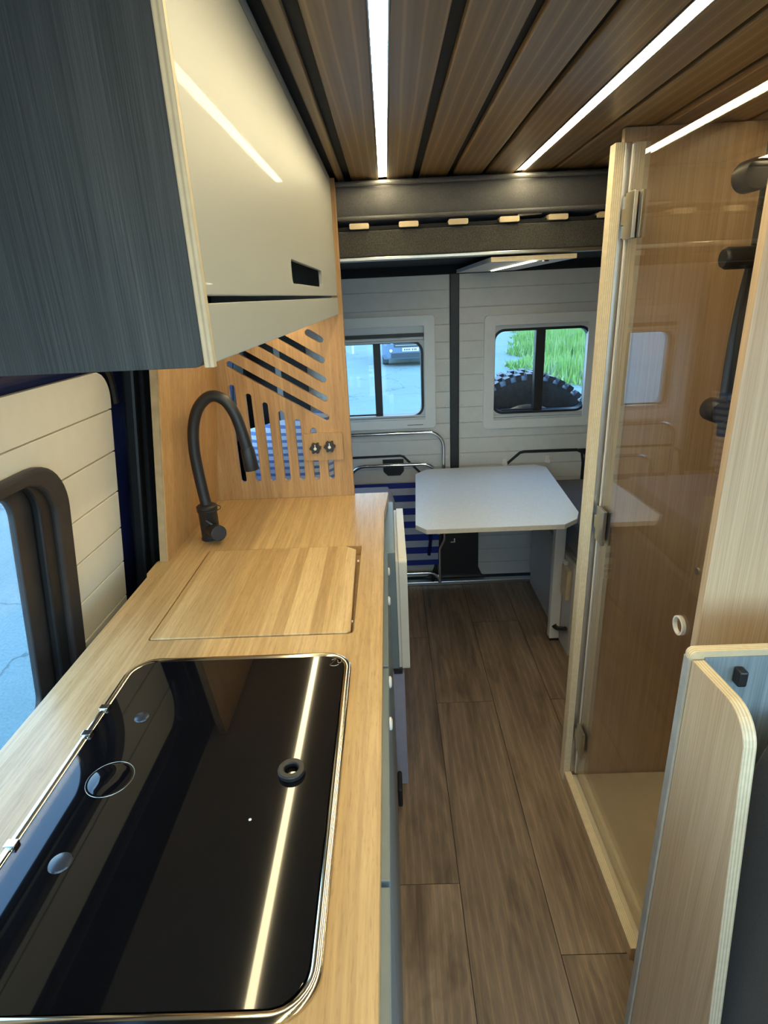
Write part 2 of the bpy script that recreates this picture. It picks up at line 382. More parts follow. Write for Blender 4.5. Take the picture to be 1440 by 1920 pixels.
# ------------------------------------------------------------------ floor
fl = mk('floor', box(-0.86, 1.36, -1.3, 2.93, -0.05, -0.006), 'black_gap', kind='structure', label='grey-brown wood plank floor down the aisle of the van', cat='floor')
cols = [(-0.757, -0.533), (-0.533, -0.309), (-0.309, -0.085), (-0.085, 0.139), (0.139, 0.363), (0.363, 0.587), (0.587, 0.811), (0.811, 1.035), (1.035, 1.259)]
brk = {2: [-0.2, 1.5], 3: [1.13 - 1.22, 1.13, 2.35], 4: [-0.56, 0.66, 1.88], 5: [-0.3, 0.94, 2.47], 6: [0.3, 1.88], 7: [0.9, 2.2]}
for i, (a, b) in enumerate(cols):
    ys = [-1.3] + brk.get(i, [0.2, 1.4]) + [2.90]
    for y0, y1 in zip(ys[:-1], ys[1:]):
        mk('floor_plank', box(a + 0.001, b - 0.001, y0 + 0.001, y1 - 0.001, -0.006, 0.0), 'floor_oak', fl)

# ------------------------------------------------------------------ ceiling
ce = mk('ceiling', box(-0.62, 1.34, -1.3, 2.96, ZC + 0.013, ZC + 0.05), 'black_gap', kind='structure', label='dark brown board ceiling with black gaps and light strips', cat='ceiling')
CY0, CY1 = -1.25, 1.935
for (a, b) in [(-0.131, -0.110), (-0.089, -0.0085), (0.0185, 0.094), (0.114, 0.197), (0.213, 0.298), (0.311, 0.3945), (0.4225, 0.500), (0.511, 0.607), (0.619, 0.707), (0.719, 0.807), (0.819, 0.907), (0.919, 1.007), (1.019, 1.107), (1.119, 1.19)]:
    mk('ceiling_board', box(a, b, CY0, 2.30, ZC, ZC + 0.0125), 'ceiling_wood', ce, bevel=0.003)
def led_strip(x, label, CY0=CY0, CY1=CY1):
    t = thing('led_strip', (x, 0.3, ZC), label, 'light strip', 'ceiling light strips')
    mk('profile', join(box(x - 0.0135, x - 0.0115, CY0 + 0.002, CY1 - 0.002, ZC - 0.0010, ZC + 0.012), box(x + 0.0115, x + 0.0135, CY0 + 0.002, CY1 - 0.002, ZC - 0.0005, ZC + 0.012)), 'aluminium', t)
    mk('diffuser', box(x - 0.0115, x + 0.0115, CY0 + 0.003, CY1 - 0.003, ZC + 0.0015, ZC + 0.012), 'led_diffuser', t)
led_strip(0.005, 'straight white light strip in the ceiling above the aisle edge, nearest the overhead cabinet')
led_strip(0.4085, 'slanting white light strip in the wooden ceiling beside the shower')
led_strip(0.813, 'short light strip in the ceiling inside the shower cubicle', 0.95, 1.37)

# ------------------------------------------------------------------ shell walls
def yz_wall(name, y0, y1, z0, z1, holes, mat, xf, label):
    return mk(name, plate([[(y0, z0), (y1, z0), (y1, z1), (y0, z1)]] + holes, -0.02, 0.0, YZ), mat, kind='structure', xf=xf, label=label, cat='wall')
W1 = dict(u0=0.30, u1=0.988, v0=0.74, v1=1.213)      # clear opening of the sliding-door window (y,z)
yz_wall('wall_left', -1.3, 2.96, -0.06, 1.90, [rr(0.24, 0.69, 1.07, 1.275, 0.08, 10), rr(2.12, 0.98, 2.72, 1.36, 0.06), rr(-1.15, 0.92, -0.25, 1.5, 0.08)], 'navy_paint', lean(-0.035), 'navy painted metal side wall behind the worktop')
yz_wall('wall_right', -1.3, 2.96, -0.06, 1.90, [rr(-1.15, 0.75, 0.10, 1.55, 0.08)], 'white_satin', lambda x, y, z: (1.34 - 0.127 * (z - 1.1) + x, y, z), 'white side wall on the shower side')
mk('wall_rear', plate([[(-0.86, -0.06), (1.40, -0.06), (1.40, 1.9), (-0.86, 1.9)], rr(-0.28, 0.935, 0.178, 1.318, 0.045), rr(0.512, 0.93, 0.988, 1.345, 0.05)], 2.965, 2.985, XZ), 'black_gap', kind='structure', label='outer metal skin behind the two rear door panels', cat='wall')
mk('wall_front', plate([[(-0.86, -0.06), (1.40, -0.06), (1.40, 1.9), (-0.86, 1.9)], rr(-0.60, 0.75, 1.15, 1.70, 0.1)], -1.33, -1.31, XZ), 'black_gap', kind='structure', label='front bulkhead with the windscreen opening', cat='wall')

# ------------------------------------------------------------------ sliding door panel (left)
dp = thing('door_1', (-0.8, 0.8, 0.3), 'cream grooved sliding door panel with a black framed window', 'door'); dp['kind'] = 'structure'
def yr_(z):
    R = 0.075; zt = 1.387
    e = 1.40
    if z > zt - R: e -= R - math.sqrt(max(0, R * R - (z - (zt - R)) ** 2))
    return e
def yw_(z):
    R = 0.10; zt = 1.235; e = 1.115
    if z > zt: return None
    if z > zt - R: e -= R - math.sqrt(max(0, R * R - (z - (zt - R)) ** 2))
    return e
zs = [0.30, 0.40, 0.50, 0.59, 0.688, 0.787, 0.887, 0.983, 1.083, 1.188, 1.292, 1.387]
for z0, z1 in zip(zs[:-1], zs[1:]):
    a0, a1 = z0 + 0.0015, z1 - 0.0015
    n = 10; zz = [a0 + (a1 - a0) * i / n for i in range(n + 1)]
    right = [(yr_(z), z) for z in zz]
    if z1 > 1.235 or z1 < 0.72:
        lp = [[(0.12, a0)] + right + [(0.12, a1)]]
        if z0 < 1.235 < z1:    # plank that the window's top edge cuts into
            cut = [(max(yw_(z), 0.22), z) for z in zz if z < 1.2349]
            lp = [[(0.12, a0), (0.20, a0), (0.20, 1.22)] + [(min(p[0], 1.115), p[1]) for p in reversed(cut) if p[1] < 1.2349] + right + [(0.12, a1)]]
        mk('plank', plate(lp, 0.0, 0.014, YZ), 'cream_panel', dp, xf=lean(-0.014), bevel=0.002)
    else:
        lp = [(yw_(z), z) for z in reversed(zz)] + right
        mk('plank', plate([lp], 0.0, 0.014, YZ), 'cream_panel', dp, xf=lean(-0.014), bevel=0.002)
mk('backing', plate([[(0.12, 0.3)] + [(yr_(0.3 + 1.08 * i / 40) - 0.004, 0.3 + 1.08 * i / 40) for i in range(41)] + [(0.12, 1.38)], rr(0.245, 0.70, 1.065, 1.232, 0.085, 10)], -0.008, 0.0, YZ), 'cream_panel', dp, xf=lean(-0.0145))
w1 = thing('window_1', (-0.73, 0.6, 0.7), 'black rubber framed window in the cream sliding door', 'window'); w1['kind'] = 'structure'
mk('frame', plate([rr(0.18, 0.64, 1.13, 1.25, 0.11, 10), rr(0.235, 0.695, 1.078, 1.222, 0.09, 10)], 0.0, 0.026, YZ), 'grey_brown_rubber', w1, xf=lean(-0.002), bevel=0.008, seg=3)
mk('inner_seal', plate([rr(0.230, 0.690, 1.082, 1.238, 0.09, 10), rr(0.262, 0.715, 1.040, 1.228, 0.07, 10)], -0.004, 0.014, YZ), 'black_rubber', w1, xf=lean(-0.002), bevel=0.005)
mk('outer_rim', plate([rr(0.255, 0.70, 1.055, 1.236, 0.085, 10), rr(0.285, 0.72, 0.992, 1.219, 0.055, 10)], -0.020, -0.006, YZ), 'grey_brown_rubber', w1, xf=lean(-0.002), bevel=0.003)
mk('pane', plate([rr(0.27, 0.71, 1.03, 1.228, 0.07, 8)], -0.015, -0.011, YZ), 'window_glass', w1, xf=lean(-0.002))
w4 = thing('window_4', (-0.73, 2.4, 0.95), 'small side window behind the slotted partition', 'window'); w4['kind'] = 'structure'
mk('frame', plate([rr(2.06, 0.92, 2.78, 1.42, 0.08), rr(2.12, 0.98, 2.72, 1.36, 0.06)], -0.03, 0.02, YZ), 'black_rubber', w4, xf=lean(-0.002), bevel=0.005)
mk('mullion', box(-0.03, 0.012, 2.40, 2.44, 0.97, 1.37), 'black_rubber', w4, xf=lean(-0.002))
mk('pane', plate([rr(2.10, 0.96, 2.74, 1.38, 0.05)], -0.020, -0.016, YZ), 'window_glass', w4, xf=lean(-0.002))
tr1 = mk('trim_1', plate([[(1.490, 0.55), (1.528, 0.55), (1.528, 1.80), (1.490, 1.80)]], -0.012, 0.022, YZ), 'black_rubber', kind='structure', xf=lean(0.0), bevel=0.008, label='vertical black rubber door seal beside the bamboo side panel', cat='trim')
mk('trim_2', plate([[(1.530, 0.55), (1.60, 0.55), (1.60, 1.80), (1.530, 1.80)]], -0.012, 0.030, YZ), 'black_felt', kind='structure', xf=lean(0.0), bevel=0.004, label='black felt strip between the door seal and the bamboo side panel', cat='trim')
mk('trim_3', tube([(0.012, -0.2, 1.425), (0.012, 1.25, 1.425), (0.012, 1.40, 1.39), (0.012, 1.44, 1.30)], 0.010, 8, 4), 'black_rubber', kind='structure', xf=lean(-0.02), smooth=True, label='black rubber bead above the cream sliding door panel', cat='trim')

# ------------------------------------------------------------------ rear doors
def rear_door(name, x0, x1, win, label, poly=None):
    t = thing(name, ((x0 + x1) / 2, YR + 0.01, 0.03), label, 'door'); t['kind'] = 'structure'
    z = 0.03; rows = []
    edges = [0.03, 0.108, 0.187, 0.267, 0.347, 0.427, 0.507, 0.587, 0.667, 0.737, 0.817, 0.897, 0.977, 1.057, 1.137, 1.217, 1.297, 1.377, 1.452, 1.535, 1.625]
    wx0, wx1, wz0, wz1 = win
    for a, b in zip(edges[:-1], edges[1:]):
        a += 0.0012; b -= 0.0012
        segs = []
        if b <= wz0 or a >= wz1: segs = [[(x0, a), (x1, a), (x1, b), (x0, b)]]
        elif a >= wz0 and b <= wz1: segs = [[(x0, a), (wx0, a), (wx0, b), (x0, b)], [(wx1, a), (x1, a), (x1, b), (wx1, b)]]
        elif a < wz0: segs = [[(x0, a), (x1, a), (x1, b), (wx1, b), (wx1, wz0), (wx0, wz0), (wx0, b), (x0, b)]]
        else: segs = [[(x0, a), (wx0, a), (wx0, wz1), (wx1, wz1), (wx1, a), (x1, a), (x1, b), (x0, b)]]
        for s in segs: mk('plank', plate([s], YR, YR + 0.0045, XZ), 'door_white', t, bevel=0.0015)
    mk('backing', plate([[(x0, 0.03), (x1, 0.03), (x1, 1.64), (x0, 1.64)], [(wx0, wz0), (wx1, wz0), (wx1, wz1), (wx0, wz1)]], YR + 0.005, YR + 0.02, XZ), 'door_white', t)
    for zz in (1.20, 0.985, 0.72):
        xx = x1 - 0.018 if x0 < 0 else x0 + 0.018
        mk('screw_cap', lathe([(0.004, -0.004), (0.007, -0.002), (0.007, 0.0)], (xx, YR, zz), 'y', 12), 'frame_plastic', t)
    return t
d2 = rear_door('door_2', -0.62, 0.303, (-0.315, 0.215, 0.90, 1.405), 'left rear door panel of pale grey grooved boards behind the folded chair')
d3 = rear_door('door_3', 0.348, 1.24, (0.485, 1.00, 0.885, 1.392), 'right rear door panel of pale grey grooved boards behind the table')
mk('trim_4', box(0.303, 0.348, 2.912, 2.96, 0.0, 1.62), 'black_rubber', kind='structure', bevel=0.004, label='black vertical seam post between the two rear doors', cat='trim')
mk('trim_5', box(-0.60, 1.2, 2.868, 2.905, 0.0, 0.022), 'aluminium', kind='structure', bevel=0.003, label='aluminium sill strip at the rear end of the floor', cat='trim')
pil = mk('trim_6', box(-0.72, -0.40, 2.885, 2.917, 0.60, 1.595), 'black_matte', kind='structure', bevel=0.004, label='black corner pillar trim seen through the partition slots', cat='trim')
mk('pillar_strip', box(-0.552, -0.525, 2.880, 2.8848, 0.62, 1.58), 'blind_rail', pil)
# shaped gaskets of the lower pockets
def gasket(pts, par, wd=0.012, y=YR - 0.003):
    V = []; Fc = []
    lp = []; rp_ = []
    for i, p in enumerate(pts):
        a = Vector(pts[max(i - 1, 0)]); b = Vector(pts[min(i + 1, len(pts) - 1)]); d = (b - a).normalized(); nrm = Vector((-d.y, d.x)) * wd / 2
        lp.append((p[0] + nrm.x, p[1] + nrm.y)); rp_.append((p[0] - nrm.x, p[1] - nrm.y))
    mk('gasket', plate([lp + rp_[::-1]], y, YR + 0.004, XZ), 'black_rubber', par)
gasket([(-0.42, 0.52), (-0.38, 0.70), (-0.33, 0.735), (0.045, 0.737), (0.062, 0.730), (0.16, 0.625), (0.17, 0.55)], d2)
gasket([(0.57, 0.52), (0.575, 0.65), (0.665, 0.727), (0.69, 0.731), (0.96, 0.729), (0.985, 0.715), (0.995, 0.66), (0.995, 0.45)], d3, 0.014)
mk('gasket', plate([[(0.965, 0.735), (1.03, 0.735), (1.03, 0.5), (1.0, 0.5), (1.0, 0.70)]], YR - 0.004, YR + 0.004, XZ), 'black_rubber', d3)
mk('recess', plate([[(-0.05, 0.72), (0.06, 0.72), (0.06, 0.655), (0.04, 0.632), (-0.025, 0.632), (-0.047, 0.655)]], YR - 0.006, YR + 0.002, XZ), 'black_matte', d2)
for (x, z) in ((0.585, 0.682), (0.805, 0.69)):
    h = mk('hook', join(box(x - 0.012, x + 0.012, YR - 0.008, YR, z - 0.02, z + 0.02), box(x - 0.010, x + 0.010, YR - 0.03, YR - 0.008, z - 0.016, z - 0.010), box(x - 0.010, x + 0.010, YR - 0.034, YR - 0.028, z - 0.016, z + 0.004)), 'pvc_white', d3, bevel=0.002)
hs = thing('lock_housing', (0.33, 2.90, 0.022), 'black lock cover at the foot of the rear doors under the table', 'lock cover')
mk('cover', plate([[(0.15, 0.024), (0.50, 0.024), (0.475, 0.04), (0.455, 0.085), (0.452, 0.55), (0.215, 0.55), (0.212, 0.10), (0.195, 0.05)]], 2.906, 2.9175, XZ), 'black_matte', hs, bevel=0.003)
mk('striker', join(box(0.300, 0.326, 2.893, 2.9055, 0.243, 0.250), box(0.318, 0.326, 2.895, 2.9055, 0.250, 0.268)), 'chrome', hs, bevel=0.001)

def rear_window(name, x0, x1, z0, z1, gx0, gx1, gz0, gz1, mul, label, blind=False, xtra=None):
    t = thing(name, ((x0 + x1) / 2, YR - 0.012, z0), label, 'window'); t['kind'] = 'structure'
    R = 0.045
    fw = 0.052
    mk('frame', plate([rr(x0, z0, x1, z1, 0.02), rr(x0 + fw, z0 + fw * 0.85, x1 - fw, z1 - fw * 0.9, 0.006)], YR - 0.016, YR + 0.004, XZ), 'frame_plastic', t, bevel=0.005)
    mk('inner_panel', plate([rr(x0 + fw - 0.004, z0 + fw * 0.85 - 0.004, x1 - fw + 0.004, z1 - fw * 0.9 + 0.004, 0.006), rr(gx0 - 0.012, gz0 - 0.012, gx1 + 0.012, gz1 + 0.012, R + 0.01)], YR - 0.002, YR + 0.03, XZ), 'blind_rail', t)
    mk('seal', plate([rr(gx0 - 0.013, gz0 - 0.013, gx1 + 0.013, gz1 + 0.013, R + 0.012), rr(gx0, gz0, gx1, gz1, R)], YR - 0.004, YR + 0.05, XZ), 'black_rubber', t, bevel=0.003)
    mk('mullion', box(mul[0], mul[1], YR + 0.004, YR + 0.045, gz0 - 0.004, gz1 + 0.004), 'black_rubber', t, bevel=0.003)
    mk('pane', plate([[(gx0 - 0.01, gz0 - 0.01), (mul[0] + 0.004, gz0 - 0.01), (mul[0] + 0.004, gz1 + 0.01), (gx0 - 0.01, gz1 + 0.01)]], YR + 0.026, YR + 0.030, XZ), 'window_glass', t)
    mk('pane', plate([[(mul[1] - 0.004, gz0 - 0.01), (gx1 + 0.01, gz0 - 0.01), (gx1 + 0.01, gz1 + 0.01), (mul[1] - 0.004, gz1 + 0.01)]], YR + 0.034, YR + 0.038, XZ), 'window_glass', t)
    for k in range(2):
        mk('blind_rail', box(x0 + fw, x1 - fw, YR - 0.012 + 0.004 * k, YR + 0.0, z0 + fw * 0.85 + 0.012 * k, z0 + fw * 0.85 + 0.010 + 0.012 * k), 'blind_rail', t, bevel=0.002)
    mk('latch', box(mul[0] - 0.16, mul[1] - 0.02, YR - 0.004, YR + 0.006, gz0 + 0.004, gz0 + 0.012), 'black_rubber', t, bevel=0.002)
    return t
w2 = rear_window('window_2', -0.335, 0.229, 0.882, 1.425, -0.262, 0.160, 0.948, 1.30, (-0.072, -0.036), 'left rear window with dark blind slot and sliding pane, beside the slotted partition')
mk('blind_slot', box(-0.28, 0.176, YR - 0.010, YR + 0.002, 1.328, 1.345), 'black_rubber', w2)
mk('blind_bar', join(box(-0.28, 0.176, YR - 0.012, YR + 0.002, 1.314, 1.327), box(-0.28, 0.176, YR - 0.012, YR + 0.002, 1.303, 1.313)), 'blind_rail', w2, bevel=0.002)
mk('maker_print', box(0.085, 0.165, YR - 0.0164, YR - 0.0158, 0.8975, 0.9005), 'black_gap', w2)
w3 = rear_window('window_3', 0.468, 1.02, 0.862, 1.41, 0.524, 0.976, 0.945, 1.333, (0.722, 0.768), 'right rear window with thick black rounded seal, spare tyre outside')

# ------------------------------------------------------------------ overhead cabinet
XF = -0.146
oc = thing('overhead_cabinet', (-0.38, 1.19, 1.47), 'overhead cabinet with glossy white flap and dark blue-grey end panel', 'cabinet')
mk('end_panel', plate([rr(-0.585, 1.470, -0.1545, 1.843, (0.0, 0.008, 0.0, 0.0), 4)], 0.498, 0.516, XZ), 'dark_ripple', oc, bevel=0.0015, label='dark blue-grey rippled end panel')
mk('edge_strip', box(-0.1540, XF + 0.0003, 0.4965, 0.5035, 1.470, 1.843), 'ply_x', oc, label='bare plywood front edge')
mk('bottom', box(-0.585, -0.162, 0.517, 1.878, 1.474, 1.489), 'white_satin', oc)
mk('fascia', box(-0.1538, XF, 0.504, 1.879, 1.473, 1.5205), 'white_gloss', oc, bevel=0.001)
dr = mk('door', plate([[(0.504, 1.5262), (1.876, 1.5262), (1.876, 1.826), (0.504, 1.826)], rr(0.985, 1.545, 1.45, 1.580, 0.010)], -0.1538, XF, YZ), 'white_gloss', oc, bevel=0.0012)
mk('top_rail', box(-0.160, XF - 0.0005, 0.513, 1.879, 1.8275, 1.8435), 'white_gloss', oc)
mk('back', box(-0.540, -0.53, 0.517, 1.878, 1.490, 1.843), 'black_gap', oc)
mk('far_end', box(-0.53, -0.162, 1.866, 1.878, 1.490, 1.843), 'white_satin', oc)

uc = mk('light_bar', box(-0.3125, -0.2960, 0.67, 1.86, 1.4675, 1.4735), 'led_cabinet', oc, label='light bar under the cabinet')

# ------------------------------------------------------------------ slotted bamboo partition + side panel
pt = thing('slotted_partition', (-0.38, YP + 0.009, 0.88), 'upright bamboo partition with slanted and vertical slots behind the faucet', 'partition')
sl = []
for i in range(7): sl.append(slot((-0.51 + 0.0505 * i, 0.951), (-0.51 + 0.0505 * i, 1.262 - 0.0303 * i), 0.020))
def dg(zr, xl): return slot((-0.211, zr), (xl, zr + 0.62 * (-0.211 - xl)), 0.020)
for zr, xl in ((1.400, -0.247), (1.337, -0.35), (1.276, -0.45), (1.215, -0.505), (1.153, -0.507)): sl.append(dg(zr, xl))
outer = [(-0.655, 0.88), (-0.134, 0.88), (-0.134, ZC - 0.002), (-0.53, ZC - 0.002)]
mk('panel', plate([outer] + sl, YP, YP + 0.018, XZ), 'bamboo_panel', pt, bevel=0.001, seg=1)
kp = mk('knob_plate', plate([rr(-0.289, 1.013, -0.162, 1.104, 0.006)], YP - 0.014, YP - 0.0005, XZ), 'bamboo_panel', pt, bevel=0.003)
for kx, kz in ((-0.2515, 1.058), (-0.204, 1.0615)):
    star = []
    for i in range(48):
        a = 2 * math.pi * i / 48; r = 0.0165 + 0.0028 * math.cos(6 * a); star.append((kx + r * math.cos(a), kz + r * math.sin(a)))
    kn = mk('knob', plate([star], YP - 0.036, YP - 0.015, XZ), 'black_matte', kp, bevel=0.002)
    mk('knob_cap', join(lathe([(0.005, 0), (0.005, -0.002), (0.003, -0.003)], (kx, YP - 0.036, kz), 'y', 16), box(kx - 0.0012, kx + 0.0012, YP - 0.0365, YP - 0.036, kz + 0.004, kz + 0.014)), 'pvc_white', kp, label='white centre cap of the black star knob')
sp = thing('bamboo_side_panel', (-0.62, 1.64, 0.88), 'bamboo side panel standing between the faucet and the black door seal', 'panel')
def bx(z): return -0.608 + 0.128 * (z - 0.88)
def side_xf(x, y, z): return (bx(z) + x, y, z)
mk('face', box(-0.004, 0.0, 1.397, YP - 0.001, 0.8805, 1.468), 'bamboo_side', sp, xf=side_xf)
mk('core', box(-0.022, -0.0045, 1.397, YP - 0.001, 0.8805, 1.468), 'bamboo_ply', sp, xf=side_xf, label='layered bamboo edge')

# ------------------------------------------------------------------ worktop
ZT = 0.88
wt = thing('worktop', (-0.33, 1.1, 0.85), 'long bamboo kitchen worktop with inset hob and board', 'worktop')
HX0, HX1, HY0, HY1 = -0.512, -0.090, 0.338, 0.944
out = [(-0.632, 0.0), (-0.034, 0.0), (-0.032, 1.70), (-0.018, 1.885), (-0.018, 1.907), (-0.632, 1.907), (-0.632, 1.415), (-0.640, 1.40), (-0.640, 1.33), (-0.632, 1.31)]
recess = [(-0.515, 1.014), (-0.094, 1.014), (-0.094, 1.457), (-0.517, 1.457)]
recess = rr(-0.516, 1.014, -0.093, 1.457, (0.010, 0.012, 0.0, 0.0), 4)
mk('top', plate([out, recess, rr(HX0 + 0.010, HY0 + 0.010, HX1 - 0.010, HY1 - 0.010, 0.04)], ZT - 0.028, ZT, XY), 'bamboo_counter', wt, bevel=0.0012)
mk('recess_floor', box(-0.52, -0.088, 1.010, 1.461, ZT - 0.040, ZT - 0.0285), 'bamboo_ply', wt)
cb = thing('cutting_board', (-0.31, 1.23, ZT - 0.028), 'inset bamboo cutting board with cut corner covering the sink', 'cutting board')
mk('board', plate([[(-0.512, 1.018), (-0.106, 1.018), (-0.099, 1.026), (-0.1065, 1.428), (-0.136, 1.4535), (-0.512, 1.4535)]], ZT - 0.0282, ZT + 0.0015, XY), 'bamboo_board', cb, bevel=0.002)
for yy in (1.07, 1.37): mk('bumper', lathe([(0.003, 0), (0.003, 0.005)], (-0.1015, yy, ZT - 0.006), 'x', 8), 'pvc_white', cb)

# ------------------------------------------------------------------ hob with black glass lid
hb = thing('hob', ((HX0 + HX1) / 2, (HY0 + HY1) / 2, ZT), 'hob with black glass lid and rounded metal rim set into the bamboo worktop', 'hob')
def rimsec():
    # swept rounded rim: concentric rounded rects at different heights
    lv = [(0.000, 0.0005), (0.0005, 0.004), (0.004, 0.0062), (0.009, 0.0062), (0.0125, 0.004), (0.013, -0.004)]
    V = []; Fc = []; n = None
    for o, h in lv:
        lp = rr(HX0 + o, HY0 + o, HX1 - o, HY1 - o, 0.052 - o, 10); n = len(lp); V += [(u, v, ZT + h) for u, v in lp]
    for i in range(len(lv) - 1):
        for j in range(n): Fc.append((i * n + j, i * n + (j + 1) % n, (i + 1) * n + (j + 1) % n, (i + 1) * n + j))
    return V, Fc
mk('rim', rimsec(), 'gold_chrome', hb, smooth=True, label='shiny metal rim')
lid = mk('glass_lid', plate([rr(HX0 + 0.0135, HY0 + 0.0135, HX1 - 0.0145, HY1 - 0.0135, 0.040, 10)], ZT - 0.004, ZT + 0.0045, XY), 'hob_glass', hb, bevel=0.0012, label='black mirror glass lid')
zl = ZT + 0.0045
mk('rubber_ring', plate([circ(-0.162, 0.646, 0.0195, 32), circ(-0.162, 0.646, 0.0100, 32)], zl, zl + 0.009, XY), 'black_matte', hb, bevel=0.002)
for bxp, byp, rb in ((-0.430, 0.775, 0.0125), (-0.427, 0.513, 0.0145)):
    mk('bumper', lathe([(rb, 0.0), (rb * 0.92, 0.002), (rb * 0.6, 0.0036), (rb * 0.2, 0.0042)], (bxp, byp, zl), 'z', 24), 'bumper_clear', hb, smooth=True)
mk('control_ring', ring((-0.425, 0.645, zl), 0.033, 0.0005, 'z', 40, 6), 'nickel', hb, smooth=True)
mk('control_cap', lathe([(0.030, 0.0), (0.026, 0.0012), (0.010, 0.0016)], (-0.425, 0.645, zl), 'z', 32), 'hob_glass', hb, smooth=True)
for (y0, y1) in ((0.732, 0.806), (0.462, 0.545)):
    h = mk('hinge', join(box(-0.5075, -0.5005, y0, y1, zl - 0.002, zl + 0.003)), 'gold_chrome', hb, bevel=0.001)
    for yy in (y0, y1 - 0.012): mk('hinge_clip', box(-0.511, -0.496, yy, yy + 0.012, zl, zl + 0.0055), 'chrome', h, bevel=0.001)
mk('speck', lathe([(0.0022, 0), (0.0016, 0.0008)], (-0.205, 0.568, zl), 'z', 10), 'pvc_white', hb)
def glyph(pts, r=0.0006): return tube([(x, y, zl + 0.0003) for x, y in pts], r, 5, 4)
mk('logo_mark', join(glyph([(-0.128, 0.918), (-0.120, 0.921), (-0.125, 0.911), (-0.130, 0.902), (-0.121, 0.899), (-0.114, 0.903)]), glyph([(-0.117, 0.917), (-0.115, 0.908), (-0.110, 0.910), (-0.110, 0.918)])), 'nickel', hb)

# ------------------------------------------------------------------ faucet
fx, fy = -0.535, 1.552
fc = thing('faucet', (fx, fy, ZT), 'matte black flexible-hose kitchen faucet arching in front of the bamboo panel', 'faucet')
mk('body', lathe([(0.0285, 0.0), (0.0285, 0.004), (0.0265, 0.006), (0.0265, 0.082), (0.029, 0.086), (0.029, 0.100), (0.024, 0.104), (0.016, 0.106)], (fx, fy, ZT), 'z', 28), 'black_matte', fc, smooth=True)
mk('lever', tube([(fx + 0.01, fy - 0.012, ZT + 0.030), (fx + 0.030, fy - 0.040, ZT + 0.034), (fx + 0.042, fy - 0.056, ZT + 0.036)], [0.022, 0.0225, 0.0225], 24), 'black_matte', fc, bevel=0.002)
mk('lever_pin', tube([(fx + 0.002, fy - 0.030, ZT + 0.066), (fx + 0.030, fy - 0.030, ZT + 0.042)], 0.0035, 8), 'black_matte', fc)
mk('clip', ring((fx + 0.010, fy - 0.005, ZT + 0.093), 0.030, 0.0012, 'z', 28, 6), 'black_matte', fc, smooth=True)
hose = [(fx, fy, ZT + 0.100), (-0.5395, fy, 1.03), (-0.5435, fy, 1.09), (-0.544, fy, 1.15), (-0.537, fy, 1.205), (-0.520, fy, 1.252), (-0.494, fy, 1.281), (-0.467, fy, 1.289), (-0.440, fy, 1.275), (-0.421, fy, 1.243), (-0.410, fy, 1.205), (-0.402, fy, 1.165), (-0.398, fy, 1.140)]
mk('hose', tube(hose, 0.0155, 16, 5), 'black_matte', fc, smooth=True)
mk('spray_head', tube([(-0.3985, fy, 1.146), (-0.3975, fy, 1.138), (-0.3925, fy, 1.085), (-0.3921, fy, 1.081)], [0.0165, 0.0188, 0.0205, 0.0195], 20), 'black_matte', fc, smooth=True)

# ------------------------------------------------------------------ kitchen base
kb = thing('kitchen_base', (-0.3, 0.75, 0.0), 'blue-grey kitchen base cabinet under the bamboo worktop', 'cabinet')
mk('body', box(-0.60, -0.042, 0.0, 1.475, 0.0, 0.836), 'blue_grey', kb)
for (y0, y1, z0, z1) in ((0.0, 0.50, 0.10, 0.848), (0.503, 0.94, 0.10, 0.48), (0.503, 0.94, 0.483, 0.848), (0.943, 1.475, 0.10, 0.48), (0.943, 1.475, 0.483, 0.848)):
    mk('drawer_front', box(-0.041, -0.0225, y0 + 0.002, y1 - 0.002, z0, z1), 'blue_grey', kb, bevel=0.002)
mk('plinth', box(-0.041, -0.028, 0.0, 1.475, 0.0, 0.097), 'blue_grey', kb)
for yy in (0.81, 0.925, 1.24, 1.40): mk('push_lock', lathe([(0.011, 0.0), (0.011, 0.003), (0.008, 0.005)], (-0.0225, yy, 0.825), 'x', 16), 'pvc_white', kb, label='round white push lock')
mk('latch', box(-0.0225, -0.008, 1.34, 1.42, 0.05, 0.12), 'black_rubber', kb, bevel=0.006)

# fridge at the far end of the kitchen run
fg = thing('fridge', (-0.28, 1.69, 0.0), 'cream fronted fridge at the far end of the kitchen run', 'fridge')
mk('base', box(-0.60, 0.012, 1.480, 1.905, 0.0, 0.44), 'lilac_grey', fg, bevel=0.003)
mk('body', box(-0.60, -0.002, 1.480, 1.905, 0.455, 0.845), 'blue_grey', fg, bevel=0.003)
mk('door', plate([rr(1.478, 0.452, 1.905, 0.822, 0.012)], 0.0065, 0.030, YZ), 'fridge_cream', fg, bevel=0.004)
mk('vent', box(-0.02, 0.006, 1.474, 1.480, 0.441, 0.454), 'black_matte', fg)
mk('door_edge', box(-0.0018, 0.0062, 1.482, 1.90, 0.46, 0.815), 'fridge_cream', fg)

